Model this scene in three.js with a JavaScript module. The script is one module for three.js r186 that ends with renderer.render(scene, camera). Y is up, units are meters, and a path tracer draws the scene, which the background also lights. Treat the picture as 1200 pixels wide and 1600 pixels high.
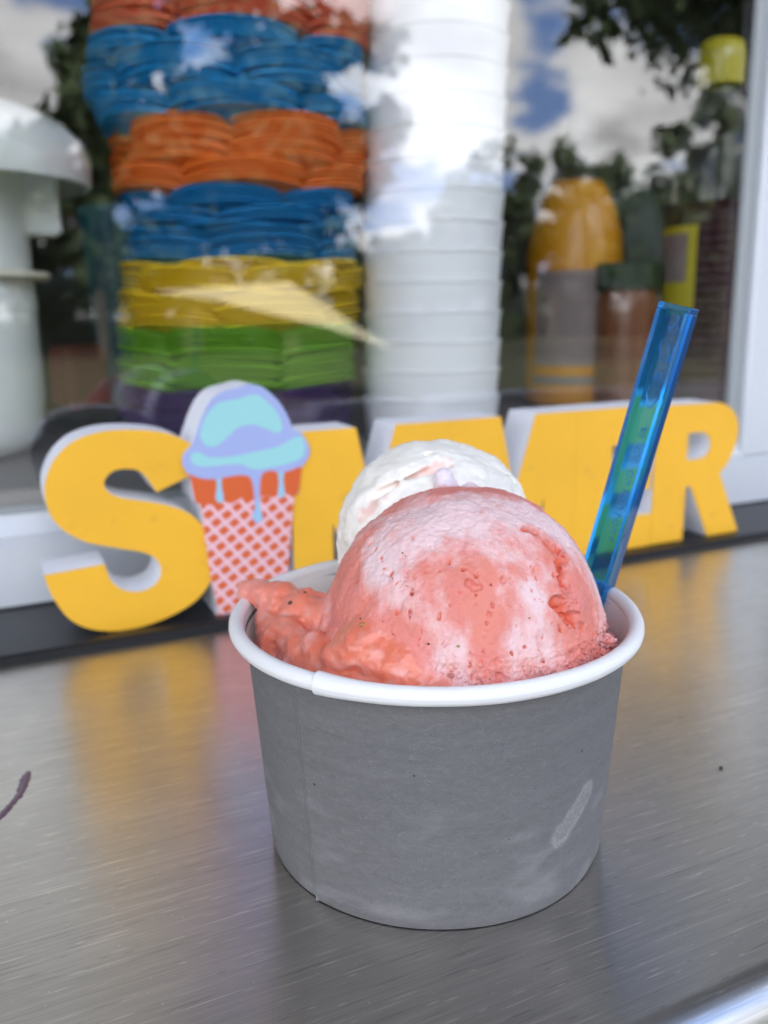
import * as THREE from 'three';
import { mergeGeometries, mergeVertices } from 'three/addons/utils/BufferGeometryUtils.js';
import { ImprovedNoise } from 'three/addons/math/ImprovedNoise.js';
import { RoundedBoxGeometry } from 'three/addons/geometries/RoundedBoxGeometry.js';

// ------------------------------------------------------------------ camera, sky, sun, exposure
// world: x runs along the shop window, z comes out of it towards the street, y up; the counter top is y = 0; metres
const scene = new THREE.Scene();
const camera = new THREE.PerspectiveCamera(61.3, 0.75, 0.01, 400);
const D2R = Math.PI / 180;
camera.position.set(-0.0913, 0.1252, 0.1717);
camera.rotation.order = 'YXZ';
camera.rotation.set(-13.11 * D2R, -24.64 * D2R, -0.93 * D2R);
camera.focus = 0.168;
camera.userData.fStop = 14.5;
scene.add(camera);

const EXPOSURE = 3.85;
const renderer = new THREE.WebGLRenderer({ antialias: true });
renderer.toneMapping = THREE.LinearToneMapping;
renderer.toneMappingExposure = EXPOSURE;
renderer.shadowMap.enabled = true;

const perlin = new ImprovedNoise();
const N3 = (x, y, z) => perlin.noise(x, y, z);
function fbm(x, y, z, oct = 4) { let s = 0, a = 0.5; for (let i = 0; i < oct; i++) { s += a * N3(x, y, z); x *= 2.03; y *= 2.03; z *= 2.03; a *= 0.5; x += 17.3; y += 5.1; } return s; }
const sstep = (a, b, x) => { const t = Math.min(1, Math.max(0, (x - a) / (b - a))); return t * t * (3 - 2 * t); };
const lerp = (a, b, t) => a + (b - a) * t;
function rng(seed) { let s = seed >>> 0; return () => { s = (s + 0x6D2B79F5) >>> 0; let t = s; t = Math.imul(t ^ (t >>> 15), t | 1); t ^= t + Math.imul(t ^ (t >>> 7), t | 61); return ((t ^ (t >>> 14)) >>> 0) / 4294967296; }; }

{ // summer sky with broken white cumulus, computed for every direction
  const W = 1536, H = 768, data = new Float32Array(W * H * 4);
  for (let r = 0; r < H; r++) {
    const el = ((r + 0.5) / H - 0.5) * Math.PI, y = Math.sin(el), c = Math.cos(el);
    for (let k = 0; k < W; k++) {
      const az = ((k + 0.5) / W - 0.5) * 2 * Math.PI, x = Math.cos(az) * c, z = Math.sin(az) * c;
      const h = Math.max(0, y), t = Math.pow(1 - h, 4);
      let R = lerp(0.14, 0.33, t), G = lerp(0.27, 0.46, t), B = lerp(0.62, 0.74, t);
      const q = 1 / (h + 0.22), px = x * q * 2.3, pz = z * q * 2.3;
      const d = fbm(px + 21.16, pz + 18.72, 0.5, 6) * 1.25 + 0.5 + 0.12 * t;
      const cov = sstep(0.37, 0.54, d);
      const sh = fbm(px * 1.6 + 9, pz * 1.6 + 4, 3.3, 4);
      const body = 0.98 + sh * 0.5 - 0.35 * sstep(0.66, 0.98, d);
      R = lerp(R, body * 1.05, cov); G = lerp(G, body * 1.05, cov); B = lerp(B, body * 1.06, cov);
      const i = (r * W + k) * 4; data[i] = R; data[i + 1] = G; data[i + 2] = B; data[i + 3] = 1;
    }
  }
  const sky = new THREE.DataTexture(data, W, H, THREE.RGBAFormat, THREE.FloatType);
  sky.mapping = THREE.EquirectangularReflectionMapping; sky.magFilter = THREE.LinearFilter; sky.minFilter = THREE.LinearFilter; sky.needsUpdate = true;
  scene.background = sky; scene.environment = sky;
}
// the sun stands high behind the shop, so that the counter lies in the building's shade
const sun = new THREE.DirectionalLight(new THREE.Color(1, 0.95, 0.86), 3.6);
sun.position.set(-9, 26, -17); sun.target.position.set(4, 0, 10);
sun.castShadow = true; sun.shadow.mapSize.set(2048, 2048);
Object.assign(sun.shadow.camera, { left: -45, right: 45, top: 45, bottom: -45, near: 1, far: 120 });
scene.add(sun, sun.target);

// ------------------------------------------------------------------ helpers
const used = {};
function numbered(name) { const n = used[name] = (used[name] ?? -1) + 1; return n ? name + '_' + String(n).padStart(3, '0') : name; }
function shadows(o) { o.castShadow = o.receiveShadow = true; return o; }
function part(name, geo, mat, parent) { const m = shadows(new THREE.Mesh(geo, mat)); m.name = name; parent.add(m); return m; }
function tag(o, label, category, group, kind) { const u = { }; if (label) u.label = label; if (category) u.category = category; if (group) u.group = group; if (kind) u.kind = kind; o.userData = u; return o; }
function thing(name, label, category, pos = [0, 0, 0], turn = 0, group) { const g = new THREE.Group(); g.name = numbered(name); g.position.set(...pos); g.rotation.y = turn; scene.add(g); return tag(g, label, category, group); }
function single(name, geo, mat, label, category, group) { const m = part(numbered(name), geo, mat, scene); return tag(m, label, category, group); }
function struct(name, geo, mat) { const m = part(name, geo, mat, scene); return tag(m, null, null, null, 'structure'); }
function copy(o, label, group) { const c = o.clone(); c.name = numbered(o.name.replace(/_\d{3}$/, '')); c.userData = { ...o.userData }; if (label) c.userData.label = label; if (group) c.userData.group = group; scene.add(c); return c; }
const bx = (x0, x1, y0, y1, z0, z1) => new THREE.BoxGeometry(x1 - x0, y1 - y0, z1 - z0).translate((x0 + x1) / 2, (y0 + y1) / 2, (z0 + z1) / 2);
const rbx = (x0, x1, y0, y1, z0, z1, r = 0.002, seg = 3) => new RoundedBoxGeometry(x1 - x0, y1 - y0, z1 - z0, seg, r).translate((x0 + x1) / 2, (y0 + y1) / 2, (z0 + z1) / 2);
const lathe = (pts, seg = 64) => new THREE.LatheGeometry(pts.map(([r, y]) => new THREE.Vector2(Math.max(r, 1e-5), y)), seg);
const mm = (g) => g.scale(0.001, 0.001, 0.001);
const std = (o) => new THREE.MeshStandardMaterial(o);
const phy = (o) => new THREE.MeshPhysicalMaterial(o);
const lin = (r, g, b) => new THREE.Color().setRGB(r, g, b);
function tex(w, h, fn, srgb = false) { // fn(u, v, x, y) -> [r, g, b] in 0..1
  const d = new Uint8Array(w * h * 4);
  for (let y = 0; y < h; y++) for (let x = 0; x < w; x++) { const c = fn(x / w, y / h, x, y), i = (y * w + x) * 4; for (let k = 0; k < 3; k++) d[i + k] = Math.max(0, Math.min(255, c[k] * 255)); d[i + 3] = 255; }
  const t = new THREE.DataTexture(d, w, h, THREE.RGBAFormat); t.wrapS = t.wrapT = THREE.RepeatWrapping; t.magFilter = THREE.LinearFilter; t.minFilter = THREE.LinearMipmapLinearFilter; t.generateMipmaps = true;
  if (srgb) t.colorSpace = THREE.SRGBColorSpace; t.needsUpdate = true; return t;
}
function parametric(nu, nv, fn, closeU = false) { // fn(u, v) -> [x, y, z]; uv = (u, v)
  const p = [], uv = [], idx = [];
  for (let j = 0; j <= nv; j++) for (let i = 0; i <= nu; i++) { p.push(...fn(i / nu, j / nv)); uv.push(i / nu, j / nv); }
  for (let j = 0; j < nv; j++) for (let i = 0; i < nu; i++) { const a = j * (nu + 1) + i, b = a + 1, c = a + nu + 1, d = c + 1; idx.push(a, c, b, b, c, d); }
  const g = new THREE.BufferGeometry(); g.setAttribute('position', new THREE.Float32BufferAttribute(p, 3)); g.setAttribute('uv', new THREE.Float32BufferAttribute(uv, 2)); g.setIndex(idx);
  g.computeVertexNormals();
  if (closeU) { const n = g.attributes.normal; for (let j = 0; j <= nv; j++) { const a = j * (nu + 1), b = a + nu; const x = n.getX(a) + n.getX(b), y = n.getY(a) + n.getY(b), z = n.getZ(a) + n.getZ(b), l = Math.hypot(x, y, z) || 1; n.setXYZ(a, x / l, y / l, z / l); n.setXYZ(b, x / l, y / l, z / l); } }
  return g;
}
function extrude(pts, depth, bevel = 0, holes = [], seg = 2) { // outline in mm, from z = 0 to depth
  const s = new THREE.Shape(pts.map(([x, y]) => new THREE.Vector2(x, y)));
  for (const h of holes) s.holes.push(new THREE.Path(h.map(([x, y]) => new THREE.Vector2(x, y))));
  return new THREE.ExtrudeGeometry(s, { depth: depth - 2 * bevel, bevelEnabled: bevel > 0, bevelSize: bevel, bevelOffset: -bevel, bevelThickness: bevel, bevelSegments: seg }).translate(0, 0, bevel);
}
function smooth(pts, sharp, n = 6) { // closed outline through pts, rounded except at the corners listed in sharp
  const out = [], L = pts.length;
  for (let i = 0; i < L; i++) {
    const p0 = pts[(i + L - 1) % L], p1 = pts[i], p2 = pts[(i + 1) % L], p3 = pts[(i + 2) % L], s1 = sharp.includes(i), s2 = sharp.includes((i + 1) % L);
    if (s1 && s2) { out.push(p1); continue; }
    for (let k = 0; k < n; k++) {
      const t = k / n, t2 = t * t, t3 = t2 * t, q = [0, 1].map((a) => { const m1 = s1 ? (p2[a] - p1[a]) : (p2[a] - p0[a]) / 2, m2 = s2 ? (p2[a] - p1[a]) : (p3[a] - p1[a]) / 2; return (2 * t3 - 3 * t2 + 1) * p1[a] + (t3 - 2 * t2 + t) * m1 + (-2 * t3 + 3 * t2) * p2[a] + (t3 - t2) * m2; });
      out.push(q);
    }
  }
  return out;
}

// ------------------------------------------------------------------ ground, street and building
const grassMat = std({ color: 0xffffff, roughness: 1, map: tex(512, 512, (u, v, x, y) => { const n = fbm(x / 30, y / 30, 1) + 0.6 * fbm(x / 4, y / 4, 7, 2); return [0.24 + n * 0.18, 0.25 + n * 0.18, 0.13 + n * 0.1]; }, true) });
{ const g = new THREE.PlaneGeometry(600, 600).rotateX(-Math.PI / 2).translate(0, -1.05, 60); const uv = g.attributes.uv; for (let i = 0; i < uv.count; i++) uv.setXY(i, uv.getX(i) * 150, uv.getY(i) * 150); struct('ground', g, grassMat); }
const asphalt = std({ roughness: 0.95, map: tex(512, 512, (u, v, x, y) => { const n = 0.3 + fbm(x / 60, y / 60, 3) * 0.08 + (Math.abs(N3(x / 1.7, y / 1.7, 9))) * 0.14; return [n, n, n * 0.98]; }, true) });
{ const g = bx(-20, 24, -1.2, -1.0, -5, 9.5); const uv = g.attributes.uv; for (let i = 0; i < uv.count; i++) uv.setXY(i, uv.getX(i) * 20, uv.getY(i) * 8); struct('pavement', g, asphalt); }

// the shop: a white painted wall with one wide window, a roof with a deep eave and a dim room behind
const wallPaint = std({ color: lin(0.66, 0.66, 0.64), roughness: 0.6 }), roomPaint = std({ color: lin(0.30, 0.29, 0.27), roughness: 0.9 }), eavePaint = std({ color: lin(0.30, 0.27, 0.25), roughness: 0.8 });
const WX0 = -1.05, WX1 = 1.5, WY0 = 0.0, WY1 = 1.36, ZF = -0.212; // window opening, face of its frame
{
  const shop = thing('ice_cream_shop', 'white painted shop wall around the serving window, under a deep eave', 'building');
  part('wall', mergeGeometries([bx(-3, WX0, -1.05, 1.5, -0.33, -0.215), bx(WX1, 3.4, -1.05, 1.5, -0.33, -0.215), bx(WX0, WX1, WY1, 1.5, -0.33, -0.2155), bx(WX0, WX1, -1.05, -0.03, -0.33, -0.216)]), wallPaint, shop);
  part('roof', mergeGeometries([bx(-3.2, 3.6, 1.5, 1.62, -6.2, 0.72)]), eavePaint, shop);
  part('fascia', bx(-3.2, 3.6, 1.44, 1.66, 0.722, 0.745), wallPaint, shop);
  part('room_wall', mergeGeometries([bx(-3, -2.95, -1.05, 1.497, -6, -0.331), bx(3.35, 3.4, -1.05, 1.497, -6, -0.331), bx(-3, 3.4, -1.05, 1.498, -6.05, -6.001)]), roomPaint, shop);
  part('room_floor', bx(-2.949, 3.349, -1.045, -1.03, -5.999, -0.332), roomPaint, shop);
}
// aluminium window frame: sill, sloped rail, posts, head and two panes
const alu = std({ color: lin(0.66, 0.68, 0.70), roughness: 0.42, metalness: 0.15 });
const aluGrey = std({ color: lin(0.36, 0.38, 0.38), roughness: 0.45, metalness: 0.2 });
const glassMat = phy({ color: 0xffffff, transmission: 1, thickness: 0, roughness: 0, ior: 1.70 });
{
  const w = thing('shop_window', 'wide shop window in a pale aluminium frame reflecting sky and trees', 'window');
  const face = extrude([[-212, -1], [-212, 31.5], [-214.5, 33], [-214.5, 34.2], [-213, 35], [-217, 41], [-217.5, 43.5], [-226, 44.5], [-226, -1]].map(([z, y]) => [-z, y]), 1000).rotateY(Math.PI / 2);
  mm(face); // profile runs along x
  { const p = face.attributes.position; for (let i = 0; i < p.count; i++) { p.setX(i, WX0 + 0.0008 + (WX1 - WX0 - 0.0016) * (p.getX(i) > 0.5 ? 1 : 0)); } face.computeVertexNormals(); }
  part('sill', face, alu, w);
  part('sill_gasket', bx(WX0 + 0.002, WX1 - 0.002, 0.0437, 0.0465, -0.2235, -0.2182), aluGrey, w);
  for (const [a, b] of [[0.3275, 0.376], [WX0 + 0.0005, WX0 + 0.048], [WX1 - 0.048, WX1 - 0.0005]]) part('window_post', rbx(a, b, 0.0335, WY1 - 0.001, -0.224, -0.2125, 0.0025), alu, w);
  for (const [a, b] of [[0.3195, 0.3272], [0.3763, 0.384]]) part('window_bead', rbx(a, b, 0.0437, WY1 - 0.002, -0.2225, -0.2172, 0.001), aluGrey, w);
  part('window_head', rbx(WX0 + 0.0485, WX1 - 0.0485, WY1 - 0.045, WY1 - 0.0012, -0.2245, -0.213, 0.0025), alu, w);
  for (const [a, b] of [[WX0 + 0.047, 0.3215], [0.382, WX1 - 0.047]]) for (const z of [-0.2195, -0.2232]) part('pane', new THREE.PlaneGeometry(b - a, WY1 - 0.045 - 0.044).translate((a + b) / 2, (WY1 - 0.045 + 0.044) / 2, z), glassMat, w);
}
// steel shelf behind the glass
const shelfMat = std({ color: lin(0.16, 0.155, 0.15), roughness: 0.5, metalness: 0.3 });
{ const s = thing('display_shelf', 'dull steel shelf behind the window, carrying stacked dishes and bottles', 'shelf'); part('shelf_board', rbx(-1.0, 1.3, 0.010, 0.040, -0.62, -0.247, 0.003), shelfMat, s); part('shelf_support', bx(-1.0, 1.3, -1.03, 0.0095, -0.60, -0.335), roomPaint, s); }

// ------------------------------------------------------------------ counter
const R1 = rng(11);
// brushed grain: many short scratches along the texture's v axis
const BW = 2048, grain = new Float32Array(BW * BW);
{
  for (let x = 0; x < BW; x++) { let c = 0; for (let y = 0; y < BW; y++) grain[y * BW + x] = 0; }
  for (let k = 0; k < 90000; k++) {
    const x = Math.floor(R1() * BW), y0 = Math.floor(R1() * BW), L = 30 + Math.floor(R1() ** 2 * 420), a = (R1() - 0.5) * 0.36, drift = (R1() - 0.5) * 0.012;
    for (let j = 0; j < L; j++) { const f = Math.sin(Math.PI * j / L), xx = (x + Math.round(drift * j) + BW) % BW, yy = (y0 + j) % BW; grain[yy * BW + xx] += a * f; }
  }
  for (let k = 0; k < 2000; k++) { // deeper single scratches
    const x = Math.floor(R1() * BW), y0 = Math.floor(R1() * BW), L = 20 + Math.floor(R1() * R1() * R1() * 380), a = (R1() < 0.7 ? 1 : -0.9) * (0.35 + 1.0 * R1());
    for (let j = 0; j < L; j++) { const f = Math.sin(Math.PI * j / L), yy = (y0 + j) % BW; grain[yy * BW + x] += a * f; grain[yy * BW + (x + 1) % BW] += a * f * 0.5; }
  }
  for (let k = 0; k < 900; k++) { const x = Math.floor(R1() * BW), y = Math.floor(R1() * BW), a = 1 + R1() * 1.5; grain[y * BW + x] += a; grain[y * BW + (x + 1) % BW] += a; grain[((y + 1) % BW) * BW + x] += a; } // specks
}
const steelBump = tex(BW, BW, (u, v, x, y) => { const g = 0.5 + 0.16 * grain[y * BW + x]; return [g, g, g]; });
const steelMap = tex(1024, 1024, (u, v, x, y) => { const g = 0.81 + 0.10 * (grain[y * 2 * BW + x * 2] + grain[y * 2 * BW + x * 2 + 1]) + 0.03 * fbm(x / 90, y / 90, 4, 3); return [g, g * 0.975, g * 0.935]; }, true);
const steel = phy({ color: 0xffffff, map: steelMap, metalness: 1, roughness: 0.28, anisotropy: 0.75, bumpMap: steelBump, bumpScale: 0.000017 });
{
  const c = thing('steel_counter', 'brushed stainless steel serving counter with a rolled front edge', 'counter');
  const prof = []; const zf = 0.0705, r = 0.0085;
  for (let i = 0; i <= 22; i++) prof.push([lerp(-0.211, zf, i / 22), 0]);
  for (let i = 1; i <= 14; i++) { const a = i / 14 * Math.PI / 2 * 1.0; prof.push([zf + r * Math.sin(a), -r + r * Math.cos(a)]); }
  prof.push([zf + r, -0.055], [zf + r - 0.004, -0.057], [zf - 0.01, -0.05]);
  let len = [0]; for (let i = 1; i < prof.length; i++) len.push(len[i - 1] + Math.hypot(prof[i][0] - prof[i - 1][0], prof[i][1] - prof[i - 1][1]));
  const X0 = -1.6, X1 = 1.9, nx = 20, S = 0.21;
  const g = parametric(nx, prof.length - 1, (u, v) => { const k = Math.round(v * (prof.length - 1)); return [lerp(X0, X1, u), prof[k][1], prof[k][0]]; });
  const uv = g.attributes.uv, ps = g.attributes.position; for (let j = 0; j < prof.length; j++) for (let i = 0; i <= nx; i++) { const k = j * (nx + 1) + i; uv.setXY(k, len[j] / S, ps.getX(k) / S); }
  part('counter_top', g, steel, c);
  part('counter_apron', bx(X0, X1, -0.12, -0.058, -0.18, 0.04), std({ color: lin(0.2, 0.2, 0.2), roughness: 0.6 }), c);
}
// black rubber strip between the counter and the window sill
{
  const rub = std({ color: lin(0.011, 0.011, 0.012), roughness: 0.42 });
  const g = extrude([[157, 0.1], [156, 2.9], [157.5, 4], [209, 4.2], [211.5, 5.4], [211.7, 0.1]], 3000, 0).rotateY(Math.PI / 2); mm(g); g.translate(-1.5, 0, 0);
  single('rubber_strip', g, rub, 'black rubber strip along the back of the steel counter, under the letters', 'strip');
}

// ------------------------------------------------------------------ the letter sign
const A = 28 * D2R; // the cup's own axes are turned by this much against the window
const white = std({ color: lin(0.80, 0.80, 0.82), roughness: 0.7, bumpMap: tex(256, 256, (u, v, x, y) => { const n = 0.5 + 0.5 * N3(x / 3, y / 3, 2); return [n, n, n]; }), bumpScale: 0.00004 });
const yellowMap = tex(1024, 512, (u, v, x, y) => { const n = fbm(x / 120, y / 120, 5, 4), s = sstep(0.24, 0.42, fbm(x / 36, y / 30, 8, 3)); const k = 1 + n * 0.05 - s * 0.05; return [0.94 * k, 0.705 * k, 0.16 * k + s * 0.02]; }, true);
const yellow = std({ color: 0xffffff, map: yellowMap, roughness: 0.55 });
const sign = thing('letter_sign', 'freestanding sign of thick yellow-faced white letters with an ice cream cone', 'sign');
{
  const BACK = -187, FRONT = -165;
  const box = (x0, x1) => [[x0, 4.3], [x1, 4.3], [x1, 76.8], [x0, 76.8]];
  const M = (x0, x1, a, b, c) => { const cx = (x0 + x1) / 2, w = x1 - x0, s = 18; return [[x0, 4.3], [x0 + s, 4.3], [x0 + s, 37], [cx - 5.5, 4.3], [cx + 5.5, 4.3], [x1 - s, 37], [x1 - s, 4.3], [x1, 4.3], [x1, 77.2], [b, 77.2], [cx, 40.5], [a, 77.2], [x0, 77.2]]; };
  const S0 = [[-14, 66], [-17.5, 73.5], [-23.5, 78.2], [-31, 81.2], [-42.6, 82.9], [-53, 82.8], [-62.5, 80.2], [-69.5, 74.6], [-73.8, 66.8], [-74.7, 59.4], [-73.2, 52.4], [-69.2, 46.6], [-61.9, 41.4], [-51.6, 37.8], [-41, 34.4], [-36.4, 31], [-34.9, 25.9], [-37.3, 21], [-43.3, 18.8], [-49.8, 20.4], [-54.3, 25.2], [-55.9, 31.8], [-78, 30.4], [-77.2, 26.3], [-75.3, 20.3], [-70.8, 12.1], [-63.9, 6.8], [-54.4, 4.2], [-43.3, 4.3], [-31.7, 7], [-21.5, 12], [-15.2, 19.5], [-13.4, 29], [-15.4, 39], [-20.5, 46.6], [-27.5, 51], [-36.2, 54.1], [-46.8, 56.8], [-52.2, 59.8], [-53.4, 63.8], [-50.2, 67.4], [-44.8, 68.1], [-39.3, 66], [-34.2, 57.9]];
  const S = smooth(S0, [0, 21, 22, 43], 5);
  const E = [[165.3, 4.3], [214.2, 4.3], [214.2, 21.5], [187.2, 21.5], [187.2, 34.6], [212.3, 34.6], [212.3, 46.3], [187.2, 46.3], [187.2, 58.6], [214.2, 58.6], [214.2, 77.2], [165.3, 77.2]];
  const R = [...[[214.5, 4.5], [236.2, 4.5], [236.4, 33.2], [240, 33], [253.6, 4.5], [275.8, 4.5], [259.6, 38.2]], ...smooth([[259.6, 38.2], [264.4, 43], [268.6, 50.6], [270.7, 59.2], [269.6, 65.6], [265.8, 71.3], [259.1, 75], [250.1, 76.4], [214.5, 76.6]], [0, 8], 4).slice(1, -6), [214.5, 76.6]];
  const Rh = smooth([[235.9, 61.3], [246, 61], [250.4, 58.2], [251.9, 54], [250, 49.4], [245, 47.4], [235.9, 47.2]], [0, 6], 4);
  const L = (pts, label, holes = []) => {
    const b = part('letter', mm(extrude(pts, FRONT - BACK, 0.2, holes).translate(0, 0, BACK)), white, sign); b.userData = { label };
    const face = mm(extrude(pts, 0.9, 0.12, holes).translate(0, 0, FRONT + 0.02));
    const uv = face.attributes.uv, p = face.attributes.position; for (let i = 0; i < uv.count; i++) uv.setXY(i, p.getX(i) / 0.36 + 0.3, p.getY(i) / 0.18);
    part('letter_face', face, yellow, b);
  };
  L(S, 'letter S with a yellow face');
  L(M(20.5, 95.5, 50.4, 69.2), 'letter M next to the cone, partly hidden');
  L(M(95.6, 165.2, 122.4, 141.6), 'letter M behind the white scoop');
  L(E, 'letter E behind the blue spoon');
  L(R.filter((p, i) => i === 0 || Math.hypot(p[0] - R[i - 1][0], p[1] - R[i - 1][1]) > 0.05), 'letter R at the end of the sign', [Rh]);
  // the cone that stands for the U: white board, printed face
  const C0 = [[-13.2, 5.4], [-15.3, 20.3], [-16.6, 35.2], [-17.8, 51.8], [-19.7, 52.3], [-21.2, 62.6], [-23.7, 67.8], [-23.1, 72.1], [-19.9, 75.3], [-18, 79.2], [-15.7, 84.7], [-11.9, 91.3], [-7.2, 95.1], [-0.7, 96.6], [3.9, 97.6], [9, 96.8], [13.5, 93.4], [17.3, 89], [20.5, 83], [21.9, 78.8], [25.1, 77.2], [27.7, 73.2], [28.9, 69.1], [27.7, 65.9], [25.2, 63], [24.3, 57.5], [23.2, 51.5], [21.2, 50.9], [19.3, 35], [17.6, 20.4], [15.9, 9.1], [14.6, 4.3], [-11.6, 4.3]];
  const C = smooth(C0, [3, 4, 5, 24, 26, 27], 4);
  const cone = part('cone_figure', mm(extrude(C, 23.2, 0.5).translate(0, 0, -187.2 + 0.3)), white, sign); cone.userData = { label: 'printed ice cream cone in place of the letter U' };
  const CW = 1120, CH = 1920, K = 20, X0 = -26, Y1 = 99.5, cv = document.createElement('canvas'); cv.width = CW; cv.height = CH; const c = cv.getContext('2d');
  const path = (pts) => { c.beginPath(); pts.forEach(([x, y], i) => c[i ? 'lineTo' : 'moveTo']((x - X0) * K, (Y1 - y) * K)); c.closePath(); };
  const fill = (pts, col, sharp = []) => { path(smooth(pts, sharp, 6)); c.fillStyle = col; c.fill(); };
  c.fillStyle = '#d65f2a'; c.fillRect(0, 0, CW, CH);
  c.save(); path([[-22, 50.3], [-17, 51.6], [-12, 50.4], [-9, 52], [-5, 50.6], [-1, 52.4], [4, 50.8], [9, 52.6], [12, 51], [15, 53.2], [19, 51.6], [24, 53], [24, 2], [-22, 2]]); c.clip();
  c.strokeStyle = '#e8bcc2'; c.lineWidth = 1.6 * K; // waffle lattice: two sets of slanting lines
  for (const [d, o] of [[[4.5, 2.7], [2.9, -3.7]], [[2.9, -3.7], [4.5, 2.7]]]) for (let i = -30; i < 30; i++) { const x = -14.9 + o[0] * (i + 0.5), y = 47.2 + o[1] * (i + 0.5); c.beginPath(); c.moveTo((x - d[0] * 30 - X0) * K, (Y1 - y + d[1] * 30) * K); c.lineTo((x + d[0] * 30 - X0) * K, (Y1 - y - d[1] * 30) * K); c.stroke(); }
  c.restore();
  const lav = '#a0acd6', tq = '#99d0cf', drip = '#96c4da';
  fill([[-10.8, 63], [-10.9, 58], [-11.7, 53.4], [-10.1, 51.2], [-8.5, 53], [-9, 58], [-8.9, 63]], drip);
  fill([[14.6, 64], [14.9, 57], [14.2, 52.4], [15.6, 50.6], [17.2, 52.3], [16.8, 57], [17.1, 64]], drip);
  fill([[-24.5, 66.5], [-22.6, 64.8], [-17, 62], [-11.1, 61.2], [-4, 61.8], [0.5, 61.6], [3, 60.2], [4, 56], [4.1, 48], [2.9, 44], [4.9, 41], [7.4, 43], [6.5, 48], [6.8, 57], [8.2, 61.4], [11, 62.5], [17.5, 61.4], [23, 62.8], [30, 66], [31, 100], [-26, 100]], lav);
  fill([[5.3, 52], [4.6, 46], [3.6, 44], [4.9, 41.6], [6.7, 43.4], [6, 47]], drip);
  fill([[-15.9, 77.2], [-16, 80.4], [-13.4, 86.4], [-8, 91.2], [-1, 92.2], [6.9, 93.6], [12, 89.9], [15.8, 85.2], [17.3, 79.9], [15.3, 77.6], [10.2, 79.8], [5, 81.7], [-1, 80.9], [-5, 77.7], [-9.7, 74.5], [-13.5, 74.4]], tq);
  fill([[-20.4, 71.5], [-18.4, 72.6], [-16.3, 72], [-13.2, 70.2], [-4.8, 69.6], [5.7, 70.8], [15.2, 72.2], [22.2, 75.2], [25.6, 75], [26.6, 70.7], [25, 66.6], [19, 64.6], [8.1, 63.5], [3.4, 64.1], [-1.1, 66.2], [-9.6, 66.4], [-16.6, 66.6], [-20.2, 68.6]], tq);
  const t = new THREE.CanvasTexture(cv); t.colorSpace = THREE.SRGBColorSpace; t.anisotropy = 8;
  const f = mm(extrude(C, 0.9, 0.2).translate(0, 0, -163.66)), uv = f.attributes.uv, p = f.attributes.position;
  for (let i = 0; i < uv.count; i++) uv.setXY(i, (p.getX(i) * 1000 - X0) * K / CW, 1 - (Y1 - p.getY(i) * 1000) * K / CH);
  part('cone_print', f, std({ map: t, roughness: 0.55 }), cone);
}

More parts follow.
